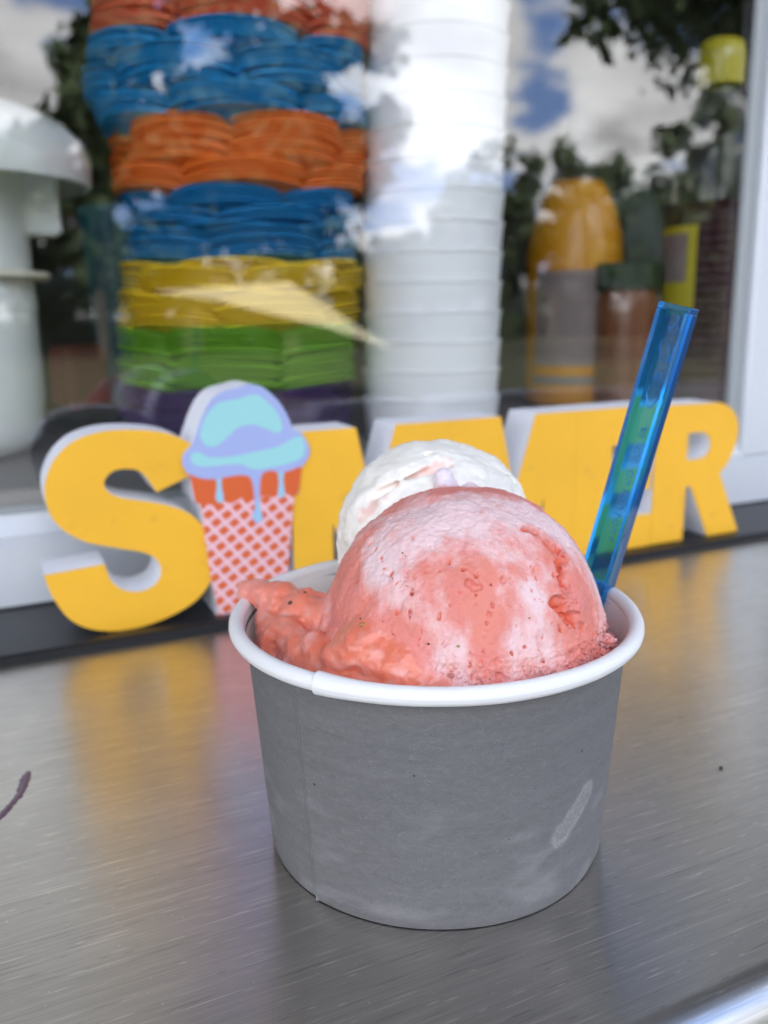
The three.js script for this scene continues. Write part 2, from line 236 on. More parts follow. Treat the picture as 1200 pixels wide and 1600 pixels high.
// ------------------------------------------------------------------ paper cup (its axes: x to the right as seen, z towards the camera)
const ang = (x, z) => Math.atan2(z, x);
const cup = thing('paper_cup', 'grey paper ice cream cup with white rolled rim, holding two scoops', 'cup', [0, 0, 0], -A);
{
  const H = 54.2, rb = 40.2, rt = 44.3, seam = ang(-25.9, 31.9);
  const R2 = rng(5), CW = 2048, CH = 1024;
  const fib = new Float32Array(CW * CH);
  for (let k = 0; k < 26000; k++) { // paper fibres
    let x = R2() * CW, y = R2() * CH, a = R2() * 6.28, v = (R2() - 0.45) * 0.085, L = 5 + R2() * 14;
    for (let j = 0; j < L; j++) { a += (R2() - 0.5) * 0.5; x += Math.cos(a); y += Math.sin(a); const X = ((x | 0) + CW) % CW, Y = Math.min(CH - 1, Math.max(0, y | 0)); fib[Y * CW + X] += v; }
  }
  const seg = (px, py, ax, ay, bx_, by) => { const dx = bx_ - ax, dy = by - ay, t = Math.max(0, Math.min(1, ((px - ax) * dx + (py - ay) * dy) / (dx * dx + dy * dy))); return Math.hypot(px - ax - t * dx, py - ay - t * dy); };
  const sa = Math.atan2(27.2, 33), sb = Math.atan2(32.4, 26.6), rm = 42; // the pale scuff, from upper right to lower left
  const map = tex(CW, CH, (u, v, x, y) => {
    const th = u * 2 * Math.PI, hy = v * H, sx = th * rm;
    let g = 0.42 + fib[y * CW + x] * 1.6 + 0.04 * N3(x / 2.2, y / 2.2, 1) + 0.03 * fbm(x / 22, y / 22, 3, 3) + 0.035 * fbm(x / 240, y / 70, 6, 3);
    const b = fbm(sx / 18, hy / 9, 12, 3); g += 0.06 * sstep(0.0, 0.3, b) * sstep(34, 20, hy); // rubbed blotches low on the wall
    const d = seg(sx, hy, sa * rm, 24.4, sb * rm, 17.4), wob = 0.5 * N3(sx / 1.5, hy / 1.5, 4);
    const ring = Math.exp(-(((d - 2.3 + wob) / 0.7) ** 2)), core = sstep(3.2, 1.2, d + wob);
    g += (0.085 * ring + 0.10 * core) * (0.75 + 0.5 * N3(sx / 0.5, hy / 0.5, 8) + 3 * fib[y * CW + x]);
    const dots = [[1.66, 37.2, 0.22], [2.18, 30.4, 0.3], [0.78, 36, 0.3], [1.2, 21, 0.16]]; for (const [a, h, r] of dots) if (Math.hypot((th - a) * rm, hy - h) < r) g -= 0.22;
    return [g, g * 0.983, g * 0.972];
  }, true);
  const bump = tex(1024, 512, (u, v, x, y) => { const g = 0.5 + 2.2 * fib[(y * 2) * CW + x * 2] + 0.2 * N3(x / 3, y / 3, 3); return [g, g, g]; });
  const paper = std({ color: 0xffffff, map, bumpMap: bump, bumpScale: 0.00006, roughness: 0.82 });
  const NU = 360;
  const wallR = (th, y) => { const base = lerp(rb, rt, y / H) + 0.10 * Math.sin(3 * th + y * 0.05) + 0.06 * Math.sin(7 * th + 1); let d = th - seam; d = Math.atan2(Math.sin(d), Math.cos(d)); return base + (d > -0.0002 ? 0 : 0) + 0.5 * Math.exp(-Math.max(0, -d) * 6) * (d <= 0 ? 1 : 0); };
  const g = parametric(NU, 30, (u, v) => { const th = u === 1 ? 2 * Math.PI : u * 2 * Math.PI, y = v * H; let r = wallR(th, y); r -= 0.5 * sstep(0.9, 0, y); return [r * Math.cos(th), y + 0.25 - 0.25 * v, r * Math.sin(th)]; }, true);
  part('cup_wall', mm(g), paper, cup);
  // seam edge: the cut end of the overlapping layer, a thin raised paper band
  const e = parametric(6, 24, (u, v) => { const th = seam + (u - 0.5) * 0.012, y = 0.3 + v * (H - 0.5), r = lerp(rb, rt, y / H) + 0.10 * Math.sin(3 * th + y * 0.05) + 0.06 * Math.sin(7 * th + 1) + 0.44 * (1 - Math.abs(2 * u - 1) ** 6); return [r * Math.cos(th), y, r * Math.sin(th)]; });
  part('seam', mm(e), std({ color: lin(0.24, 0.238, 0.24), roughness: 0.85 }), cup);
  const whitePaper = std({ color: lin(0.83, 0.815, 0.78), roughness: 0.5, bumpMap: tex(512, 256, (u, v, x, y) => { const n = 0.5 + 0.4 * fbm(x / 20, y / 8, 2, 4); return [n, n, n]; }), bumpScale: 0.0001 });
  part('lining', mm(lathe([[0.1, 3.0], [38.5, 3.0], [39.7, 4], [43.4, 50], [44.65, 55.4]], 160)), whitePaper, cup);
  part('base', mm(lathe([[0.1, 2.2], [38.6, 2.2], [38.9, 0.6], [39.2, 0.6]], 120)), whitePaper, cup);
  // rolled rim: starts and ends at the overlap, where the outer end stands proud
  const s2 = ang(-22.6, 41.3), RN = 420;
  const rim = parametric(RN, 18, (u, v) => {
    const th = s2 + u * 2 * Math.PI, a = v * 2 * Math.PI, over = Math.exp(-(1 - u) * 45) * 0.42 - Math.exp(-u * 40) * 0.14;
    const r = 1.72 + over + 0.05 * N3(u * 40, 1, 2) , ry = r * (1.12 + 0.03 * N3(u * 18, 5, 2)), cy = 55.5 + 0.12 * N3(u * 9, 3, 1);
    const rr = 46.25 + 0.12 * N3(u * 14, 9, 4) + r * Math.cos(a); return [rr * Math.cos(th), cy + ry * Math.sin(a), rr * Math.sin(th)];
  });
  part('rim', mm(rim), whitePaper, cup);
  const capAt = (u, name) => { const th = s2, r = 2.12; const pts = []; for (let i = 0; i < 20; i++) pts.push([r * Math.cos(i / 20 * 6.2832), r * 1.12 * Math.sin(i / 20 * 6.2832)]); const gg = extrude(pts, 0.2); gg.rotateY(-th); gg.translate(46.25 * Math.cos(th), 55.5, 46.25 * Math.sin(th)); return mm(gg); };
  part('rim_seam', capAt(0), whitePaper, cup);
}

// ------------------------------------------------------------------ ice cream: distance fields meshed by surface nets (mm, cup axes)
function surfaceNets(base, detail, lo, hi, h, reach) {
  const n = [0, 1, 2].map((k) => Math.ceil((hi[k] - lo[k]) / h) + 1), [nx, ny, nz] = n, F = new Float32Array(nx * ny * nz), B = 8;
  for (let bz = 0; bz < nz; bz += B) for (let by = 0; by < ny; by += B) for (let bx_ = 0; bx_ < nx; bx_ += B) {
    const c = base(lo[0] + (bx_ + B / 2) * h, lo[1] + (by + B / 2) * h, lo[2] + (bz + B / 2) * h), far = Math.abs(c) > reach + B * h * 0.9;
    for (let z = bz; z < Math.min(nz, bz + B); z++) for (let y = by; y < Math.min(ny, by + B); y++) for (let x = bx_; x < Math.min(nx, bx_ + B); x++)
      F[(z * ny + y) * nx + x] = far ? c : detail(lo[0] + x * h, lo[1] + y * h, lo[2] + z * h);
  }
  const id = new Int32Array(nx * ny * nz).fill(-1), pos = [], idx = [], at = (x, y, z) => (z * ny + y) * nx + x;
  for (let z = 0; z < nz - 1; z++) for (let y = 0; y < ny - 1; y++) for (let x = 0; x < nx - 1; x++) {
    let m = 0; for (let k = 0; k < 8; k++) if (F[at(x + (k & 1), y + ((k >> 1) & 1), z + (k >> 2))] < 0) m |= 1 << k;
    if (m === 0 || m === 255) continue;
    let sx = 0, sy = 0, sz = 0, c = 0;
    for (let a = 0; a < 8; a++) for (let d = 1; d < 8; d <<= 1) if (!(a & d)) { const b = a | d; if (((m >> a) & 1) !== ((m >> b) & 1)) { const fa = F[at(x + (a & 1), y + ((a >> 1) & 1), z + (a >> 2))], fb = F[at(x + (b & 1), y + ((b >> 1) & 1), z + (b >> 2))], t = fa / (fa - fb); sx += (a & 1) + (d === 1 ? t : 0); sy += ((a >> 1) & 1) + (d === 2 ? t : 0); sz += (a >> 2) + (d === 4 ? t : 0); c++; } }
    id[at(x, y, z)] = pos.length / 3; pos.push(lo[0] + (x + sx / c) * h, lo[1] + (y + sy / c) * h, lo[2] + (z + sz / c) * h);
  }
  for (let z = 1; z < nz - 1; z++) for (let y = 1; y < ny - 1; y++) for (let x = 1; x < nx - 1; x++) {
    const f0 = F[at(x, y, z)] < 0;
    const quad = (f1, a, b, c, d) => { if (f0 === f1 || a < 0 || b < 0 || c < 0 || d < 0) return; f0 ? idx.push(a, b, c, a, c, d) : idx.push(a, c, b, a, d, c); };
    quad(F[at(x + 1, y, z)] < 0, id[at(x, y - 1, z - 1)], id[at(x, y, z - 1)], id[at(x, y, z)], id[at(x, y - 1, z)]);
    quad(F[at(x, y + 1, z)] < 0, id[at(x - 1, y, z - 1)], id[at(x - 1, y, z)], id[at(x, y, z)], id[at(x, y, z - 1)]);
    quad(F[at(x, y, z + 1)] < 0, id[at(x - 1, y - 1, z)], id[at(x, y - 1, z)], id[at(x, y, z)], id[at(x - 1, y, z)]);
  }
  return { pos, idx };
}
const smin = (a, b, k) => { const h = Math.max(0, k - Math.abs(a - b)) / k; return Math.min(a, b) - h * h * k * 0.25; };
const smax = (a, b, k) => -smin(-a, -b, k);
const capsule = (x, y, z, a, b, ra, rb) => { const dx = b[0] - a[0], dy = b[1] - a[1], dz = b[2] - a[2], t = Math.max(0, Math.min(1, ((x - a[0]) * dx + (y - a[1]) * dy + (z - a[2]) * dz) / (dx * dx + dy * dy + dz * dz))); return Math.hypot(x - a[0] - t * dx, y - a[1] - t * dy, z - a[2] - t * dz) - lerp(ra, rb, t); };
function meshFrom({ pos, idx }, color, keep) {
  const g = new THREE.BufferGeometry(); g.setAttribute('position', new THREE.Float32BufferAttribute(pos, 3)); g.setIndex(idx); g.computeVertexNormals();
  const nrm = g.attributes.normal, col = new Float32Array(pos.length);
  for (let i = 0; i < pos.length / 3; i++) { const c = color(pos[i * 3], pos[i * 3 + 1], pos[i * 3 + 2], nrm.getX(i), nrm.getY(i), nrm.getZ(i)); col[i * 3] = c[0]; col[i * 3 + 1] = c[1]; col[i * 3 + 2] = c[2]; }
  g.setAttribute('color', new THREE.BufferAttribute(col, 3));
  return g;
}
function splitBy(g, test) { // two geometries that share the same vertices: triangles where test is true, and the rest
  const p = g.attributes.position, a = [], b = [], ix = g.index.array;
  for (let i = 0; i < ix.length; i += 3) { const k = ix[i]; (test(p.getX(k), p.getY(k), p.getZ(k)) ? a : b).push(ix[i], ix[i + 1], ix[i + 2]); }
  return [a, b].map((list) => { const map = new Map(), out = new THREE.BufferGeometry(), index = [], P = [], Nn = [], Cc = []; for (const k of list) { if (!map.has(k)) { map.set(k, P.length / 3); P.push(p.getX(k), p.getY(k), p.getZ(k)); Nn.push(g.attributes.normal.getX(k), g.attributes.normal.getY(k), g.attributes.normal.getZ(k)); Cc.push(g.attributes.color.getX(k), g.attributes.color.getY(k), g.attributes.color.getZ(k)); } index.push(map.get(k)); } out.setAttribute('position', new THREE.Float32BufferAttribute(P, 3)); out.setAttribute('normal', new THREE.Float32BufferAttribute(Nn, 3)); out.setAttribute('color', new THREE.Float32BufferAttribute(Cc, 3)); out.setIndex(index); return out; });
}
const PC = [6.7, 55.8, 8], PR = 31; // pink scoop: centre in cup axes, radius
{
  const clip = (x, y, z) => { const cy = y + PC[1], r = Math.hypot(x + PC[0], z + PC[2]); return cy < 56 ? r - (40.2 + cy / 50.8 * 3.7 - 0.75) : r - 43.9; };
  // softened sorbet along the front and left edge: chains of lumps [from, to, radius, radius]
  const wetLumps = [
    [[-52.5, 2.6, -14.5], [-43, 3.0, -9], 2.6, 3.6], [[-45, 1.2, -10], [-37, 0.8, -4], 4.2, 4.6], [[-46, -1.5, -6], [-43, -3, 2], 3.4, 3.2], [[-40, -2, 2], [-36, -2.5, 10], 4.0, 3.6], [[-37, 1, -4], [-30, -1, 2], 5.2, 5.0],
    [[-32.5, 0.2, 12.5], [-31.5, -1.5, 15], 2.3, 3.0], [[-34, -4, 12], [-27, -5, 21], 3.8, 3.8],
    [[-25.8, -1.0, 20.2], [-20, 2.6, 22.8], 4.4, 4.8], [[-20, 2.6, 22.8], [-13.5, 0.2, 27], 4.8, 4.6], [[-25.5, -4, 21.5], [-16, -4, 26.5], 3.8, 4.2], [[-14, -0.6, 26.8], [-5, -3.6, 30.2], 4.2, 2.7], [[-17, -2.6, 26], [-7, -4.6, 30], 3.6, 2.8],
  ];
  const wetD = (x, y, z) => { let d = 1e9; for (const l of wetLumps) d = smin(d, capsule(x, y, z, l[0], l[1], l[2], l[3]), 1.6); return d; };
  const pool = (x, y, z) => smax(y - (-6.2 + 0.075 * (z + 8) + (z > 18 ? (z - 18) * 0.03 : 0) + 0.02 * x), Math.max(clip(x, y, z), -20 - y), 1.2);
  const dome = (x, y, z) => {
    let d = Math.hypot(x, y, z) - PR; if (y < 4) d = Math.min(d, Math.hypot(x, z) - PR + 0.3 * (4 - y) * -0.1);
    return d;
  };
  const peaks = (x, y, z) => Math.min(capsule(x, y, z, [-3.6, 25.5, -12], [-4.4, 31.4, -13.6], 3.3, 2.0), capsule(x, y, z, [2.6, 26, -11], [2.0, 28.6, -12.5], 2.4, 1.2));
  // ragged skirt of crumbs squeezed out where the scoop meets the cup
  const crumbs = []; { const q = rng(77); for (let i = 0; i < 46; i++) { const a = lerp(-0.15, 1.75, q()), rr = 30.2 + q() * 2.4; crumbs.push([rr * Math.cos(a), -5.6 + q() * 4.2 + (q() < 0.25 ? q() * 4 : 0), rr * Math.sin(a), 0.7 + q() * 1.1]); } }
  const skirt = (x, y, z) => { let d = 1e9; if (y < 8 && Math.hypot(x, z) > 26) for (const c of crumbs) { const e = Math.hypot(x - c[0], (y - c[1]) * 1.2, z - c[2]) - c[3]; if (e < d) d = e; } return d; };
  const base = (x, y, z) => {
    let d = smin(dome(x, y, z), peaks(x, y, z), 2.2);
    d = smin(d, pool(x, y, z), 2.2);
    d = smin(d, capsule(x, y, z, [30, -6, 6], [22, -7, 22], 3.6, 3.2), 2); // crumbs pushed up at the right
    d = smax(d, clip(x, y, z), 0.6);
    d = smin(d, smax(skirt(x, y, z), clip(x, y, z) + 0.35, 0.4), 1.6);
    return smin(d, wetD(x, y, z), 4.2);
  };
  const holes = [[-15.7, 17.9, 19.9, 0.75], [-15.2, 16.9, 20.8, 0.6], [0.2, 17.6, 25.6, 0.95], [1.2, 16.8, 26.0, 0.8], [2.3, 16.9, 25.8, 0.6], [6.9, 17.9, 24.4, 0.7], [8.2, 17.6, 24.0, 0.5], [-4, 7.4, 29.9, 0.65], [-3, 8.2, 29.7, 0.55], [-4.8, 6.5, 29.9, 0.5], [-12.1, 17.4, 22.3, 0.5], [-12.0, 16.0, 23.4, 0.45], [-11.9, 18.5, 21.6, 0.4], [-22, 14.4, 15.6, 0.6], [-21.8, 13.4, 16.6, 0.5], [4.6, 13.6, 27.3, 0.45], [4.0, 12.2, 28.1, 0.5], [3.4, 10.6, 28.8, 0.4], [-9, 14.5, 25.6, 0.4], [14.7, 2.0, 27.1, 0.7], [14.9, 0.6, 27.2, 0.6], [6, 0.4, 30.6, 0.9], [-3.5, 0.8, 30.8, 0.7]];
  const gouges = [[[11.6, 25.4, 13.0], [15.5, 24.4, 12.0], 1.5, 1.2], [[15.5, 24.2, 12.4], [19.4, 19.4, 14.6], 1.2, 1.7], [[19.4, 19, 15.2], [19.8, 14.6, 18.8], 1.8, 1.5], [[17.6, 12.6, 22.2], [21, 9.2, 21.2], 1.7, 1.9], [[21, 9, 21.4], [24, 5.6, 19.6], 1.6, 1.2]];
  const crumb = (x, y, z) => Math.abs(N3(x * 0.95, y * 0.95, z * 0.95)) + 0.5 * Math.abs(N3(x * 1.9 + 7, y * 1.9, z * 1.9));
  const rough = (x, y, z) => Math.max(sstep(6 + 2.5 * N3(x / 4, 3, z / 4), 0.5, y) * sstep(-14, -2, x), sstep(5, 1.5, Math.hypot(x - 20, y - 10, z - 21))); // crumbly: low on the front right, and the torn patch
  const wetness = (x, y, z) => { const w = wetD(x, y, z), b = dome(x, y, z); return sstep(1.8, -0.8, w - Math.min(b, 1.2)); };
  // torn places: short upright tears and pits where the scoop dragged, thickest across the middle of the dome
  const torn = (x, y, z) => {
    const mid = sstep(-6, 2, y) * sstep(27, 19, y) * sstep(-26, -14, x) * sstep(27, 20, x); if (mid <= 0 || z < 0) return 0;
    const a = N3(x / 2.0 + 31, y / 4.6, z / 2.0) + 0.45 * N3(x / 0.8, y / 1.5 + 11, z / 0.8), b = N3(x / 1.0 + 3, y / 1.1 + 40, z / 1.0);
    return mid * (1.5 * sstep(0.50, 0.80, a) + 0.9 * sstep(0.60, 0.72, b));
  };
  const field = (x, y, z) => {
    let d = base(x, y, z); const w = wetness(x, y, z), top = dome(x, y, z) < 4 ? 1 : 0.4;
    d -= 1.7 * fbm(x / 11 + 2, y / 13, z / 11, 4) * (1 - 0.4 * w);
    d -= (1 - w) * (0.20 * N3(x / 2.4, y / 8, z / 2.4) + 0.16 * N3(x / 0.85, y / 1.3, z / 0.85) + 0.26 * N3(x / 0.5, y / 0.5, z / 0.5));
    d += (1 - w) * torn(x, y, z);
    d -= w * (0.5 * N3(x / 3.4, y / 2.6, z / 3.4) + 0.5 * (0.3 - Math.abs(N3(x / 3.6 + 5, y / 2.6, z / 3.6))) + 0.16 * (0.25 - Math.abs(N3(x / 1.3, y / 1.0 + 9, z / 1.3))) + 0.10 * N3(x / 0.7, y / 0.6, z / 0.7));
    const r = rough(x, y, z) * (1 - w); if (r > 0) d -= r * (1.5 * (crumb(x, y, z) - 0.36));
    for (const q of gouges) { const c = capsule(x, y, z, q[0], q[1], q[2], q[3]) + 1.1 * N3(x / 1.9, y / 1.9, z / 1.9) + 0.5 * N3(x / 0.8, y / 0.8, z / 0.8); if (c < 2) d = smax(d, -c, 0.5); }
    for (const q of holes) { const dx = x - q[0], dy = y - q[1], dz = z - q[2]; if (dx * dx + dy * dy + dz * dz < 9) d = smax(d, -(Math.hypot(dx, dy, dz) - q[3] + 0.25 * N3(x / 0.6, y / 0.6, z / 0.6)), 0.25); }
    return y + PC[1] < 55 && w < 0.5 ? smax(d, clip(x, y, z) - 0.1, 0.2) : d;
  };
  const t0 = Date.now();
  const net = surfaceNets(base, field, [-57, -12.5, -52], [39, 35, 40], 0.33, 2.6);
  // frost lies in patches over coral sorbet: [x, y, z, radius, amount]
  const frost = [[-17, 22.2, 13.3, 7, 1.1], [-11.8, 27.7, 7.5, 7, 0.9], [-3.7, 28.4, 11.5, 8, 1.0], [4.4, 28.2, 11.5, 8, 1.1], [12, 27, 6.5, 6, 1.0], [-18.1, 16.9, 18.6, 6, 1.0], [-14, 14.5, 23.5, 5, 0.55], [21.5, 21, 5.7, 6, 1.2], [26.5, 14.6, 6.5, 6, 1.1], [18, 24, 6, 6, 1], [19, 4.4, 24, 5.5, 0.45], [13.5, 3.6, 27.9, 6, 0.5], [10.8, 8.5, 28, 4.5, 0.6], [12.5, 15.5, 23.6, 5, 0.8], [-3, 5.4, 30.4, 6, 0.75], [-20.1, 7.1, 22, 4, 0.3], [-9, 24.4, 17, 6, 0.7], [-8, 9, 28.6, 5, 0.4], [8, 21.5, 21, 5, 0.75], [-4.4, 31.4, -13.6, 5, 3], [2, 29.8, -12.5, 4, 2.5], [30, 8, 4, 6, 1.0], [-52, 3.5, -14, 5, 0.55], [-50, 4.5, -11, 4, 0.4]];
  const red = [[-23, 10.2, 19.1, 8, 0.95], [-8, 19.5, 22.9, 3.4, 0.5], [0, 18, 24.8, 5, 0.95], [6, 19.8, 23.2, 3, 0.6], [18.4, 19.9, 15, 4, 1.2], [15, 24.4, 12.4, 2.6, 1.0], [20.4, 9.8, 21.2, 4.5, 1.1], [3.6, 9.8, 29.4, 4.6, 1.0], [4, 5, 30.6, 3, 0.7], [-26, 14.3, 10.2, 7, 0.8], [-16.6, 5.8, 25.5, 6, 0.6], [24, 4.5, 19, 5, 0.9], [10, 19, 22.5, 2.4, 0.5], [26, 9.5, 14, 4.4, 0.9], [-2, 31, -4, 8, 0.7], [6, 30.5, -5, 8, 0.7], [-10, 29.5, -3, 7, 0.5], [16, 27, -1, 3.5, 0.6], [8, 13, 26.5, 3, 0.55], [24, 15, 14, 3, 0.5], [-12, 8, 27.5, 5, 0.5], [-26, 8, 14, 7, 0.5]];
  const color = (x, y, z, nx, ny, nz) => {
    const wx = x + 1.6 * N3(x / 4, y / 5, z / 4), wy = y + 1.8 * N3(x / 4 + 9, y / 5, z / 4); let f = 0;
    for (const q of frost) { const d = (wx - q[0]) ** 2 + (wy - q[1]) ** 2 + (z - q[2]) ** 2; if (d < 9 * q[3] * q[3] / 2) f += q[4] * Math.exp(-1.3 * d / (q[3] * q[3])); }
    for (const q of red) { const d = (wx - q[0]) ** 2 + (wy - q[1]) ** 2 + (z - q[2]) ** 2; if (d < 9 * q[3] * q[3] / 2) f -= q[4] * Math.exp(-1.3 * d / (q[3] * q[3])); }
    const w = wetness(x, y, z), streak = 0.75 * N3(x / 2.6, y / 9, z / 2.6) + 0.45 * N3(x / 1.1, y / 3, z / 1.1) + 0.42 * N3(x / 0.40, y / 0.40, z / 0.40);
    const tr = torn(x, y, z), inside = w < 0.5 ? Math.max(sstep(-0.75, -1.6, dome(x, y, z)), sstep(0.1, 0.7, tr) * 0.9) : 0; // torn and pitted places show the redder ice below
    f = (0.14 + 0.86 * sstep(-0.2, 1.2, f * 0.74 + streak * 0.5 + 1.1 * fbm(x / 6 + 1, y / 11, z / 6, 4) + 0.2)) * (1 - 0.75 * w) * (1 - inside) + w * 0.30 * sstep(0.0, 0.42, fbm(x / 4, y / 3, z / 4, 4)) ;
    const hue = 0.5 + 0.8 * fbm(x / 7, y / 8, z / 7, 3), drag = sstep(0.02, 0.42, fbm(x / 3.2 + 40, y / 9, z / 3.2, 4)), deep = (w > 0.5 ? sstep(0.1, 0.4, fbm(x / 3 + 4, y / 3, z / 3, 3)) * 0.5 : drag * 0.7) + inside * 0.8;
    const c = [lerp(0.69, 0.74, hue), lerp(0.165, 0.19, hue), lerp(0.135, 0.10, hue)];
    const dp = [0.70, 0.125, 0.06], pk = sstep(29.2, 30.5, y) * sstep(-8, -10.5, z), fr = [0.81, lerp(0.575, 0.70, pk), lerp(0.555, 0.74, pk)]; f = Math.max(f, pk * 0.92);
    if (w > 0) { c[0] = lerp(c[0], 0.75, w); c[1] = lerp(c[1], 0.175, w); c[2] = lerp(c[2], 0.09, w); }
    return c.map((v, k) => lerp(lerp(v, dp[k], Math.min(1, deep)), fr[k], f));
  };
  const g = meshFrom(net, color);
  const [wetG, dryG] = splitBy(g, (x, y, z) => wetness(x, y, z) > 0.5 || (y < -4.5 && dome(x, y, z) > 0.8));
  const s = thing('sorbet_scoop', 'large coral pink frosty sorbet scoop in front in the grey cup', 'ice cream', [0, 0, 0], -A);
  const place = (m) => { m.position.set(PC[0] / 1000, PC[1] / 1000, PC[2] / 1000); return m; };
  place(part('scoop', mm(dryG), phy({ vertexColors: true, roughness: 0.62, sheen: 0.25, sheenRoughness: 0.5, sheenColor: lin(1, 0.9, 0.88), specularIntensity: 0.7 }), s));
  place(part('melted_edge', mm(wetG), phy({ vertexColors: true, roughness: 0.34, clearcoat: 0.5, clearcoatRoughness: 0.16, ior: 1.4 }), s)).userData = { label: 'soft melting sorbet along the rim' };
  const seedMat = std({ color: lin(0.10, 0.045, 0.02), roughness: 0.35 }), seedPale = std({ color: lin(0.36, 0.19, 0.06), roughness: 0.3 }), mint = std({ color: lin(0.3, 0.34, 0.08), roughness: 0.5 });
  const project = (q) => { let [x, y, z] = q; for (let i = 0; i < 40; i++) { const f = field(x, y, z); if (Math.abs(f) < 0.02) break; const e = 0.15, gx = field(x + e, y, z) - field(x - e, y, z), gy = field(x, y + e, z) - field(x, y - e, z), gz = field(x, y, z + e) - field(x, y, z - e), l = Math.hypot(gx, gy, gz) || 1; x -= f * 0.6 * gx / l; y -= f * 0.6 * gy / l; z -= f * 0.6 * gz / l; } return [x, y, z]; };
  for (const [q, m, r] of [[[-40, 4.8, -0.5], seedMat, 0.62], [[-36.5, 4.6, -3], seedMat, 0.4], [[-19.4, 6.2, 22.8], seedPale, 0.62], [[-2, 6.6, 30.6], mint, 0.35], [[-13.2, 21.8, 18.4], seedMat, 0.22], [[-8, 6.5, 29.4], seedMat, 0.3], [[-21.5, 9, 22], seedMat, 0.25], [[12, 11, 26.6], seedPale, 0.25]]) {
    const p = project(q); const sg = mm(new THREE.SphereGeometry(r, 12, 10).scale(1, 0.75, 0.8)); place(part('seed', sg.translate(p[0] / 1000, p[1] / 1000, p[2] / 1000), m, s));
  }
  console.log('sorbet', net.pos.length / 3, 'vertices', Date.now() - t0, 'ms');
}
{ // white scoop behind
  const WC = [0.5, 68.0, -23.5], WR = 25.3;
  const dome = (x, y, z) => { const q = Math.hypot(x, y * (y > 0 ? 1.02 : 1), z) - WR; return y < -2 ? Math.min(q, Math.hypot(x, z) - WR + 2 + y * 0.05) : q; };
  const skirt = (x, y, z) => capsule(x, y, z, [-14, -6, 4], [-6, -9, 10], 9, 9);
  const base = (x, y, z) => { const cy = y + WC[1], r = Math.hypot(x + WC[0], z + WC[2]); return smax(smin(dome(x, y, z), skirt(x, y, z), 4), cy < 58 ? r - 42.6 : -1e3, 1); };
  const field = (x, y, z) => {
    let d = base(x, y, z);
    d -= 1.9 * fbm(x / 10 + 5, y / 7, z / 10, 3) + 0.32 * Math.abs(N3(x / 4.2, y / 3.0, z / 4.2)) + 0.10 * N3(x / 1.2, y / 1.0, z / 1.2) + 0.09 * N3(x / 0.55, y / 0.5, z / 0.55);
    for (const [a, b, r1, r2] of [[[-15.5, 13.5, 15.5], [3.2, 21.4, 13], 1.1, 0.9], [[-2, 22.5, 9], [20, 15, 4], 0.7, 0.8]]) { const c = capsule(x, y, z, a, b, r1, r2); if (c < 2) d = smax(d, -c, 1.4); }
    return d;
  };
  const net = surfaceNets(base, field, [-29, -22, -24], [29, 30, 32], 0.36, 3.2);
  const col = (x, y, z) => {
    const a = capsule(x, y, z, [-18, 9.5, 17], [2.6, 21.6, 12.6], 0.6, 0.3), n = N3(x / 1.6, y / 1.6, z / 1.6), f = sstep(2.1, 0.2, a + n * 1.3) * 0.62 + 0.14 * sstep(0.12, 0.5, fbm(x / 5, y / 4, z / 5, 3)) * sstep(-6, -16, x);
    const k = 1 + 0.04 * fbm(x / 3, y / 3, z / 3, 3); return [lerp(0.92, 0.84, f) * k, lerp(0.87, 0.42, f) * k, lerp(0.765, 0.35, f) * k];
  };
  const s = thing('cream_scoop', 'white ice cream scoop with a pink streak, behind the sorbet in the cup', 'ice cream', [0, 0, 0], -A);
  const m = part('scoop', mm(meshFrom(net, col)), phy({ vertexColors: true, roughness: 0.5, sheen: 0.2, sheenRoughness: 0.5, sheenColor: lin(1, 1, 1) }), s); m.position.set(WC[0] / 1000, WC[1] / 1000, WC[2] / 1000);
}

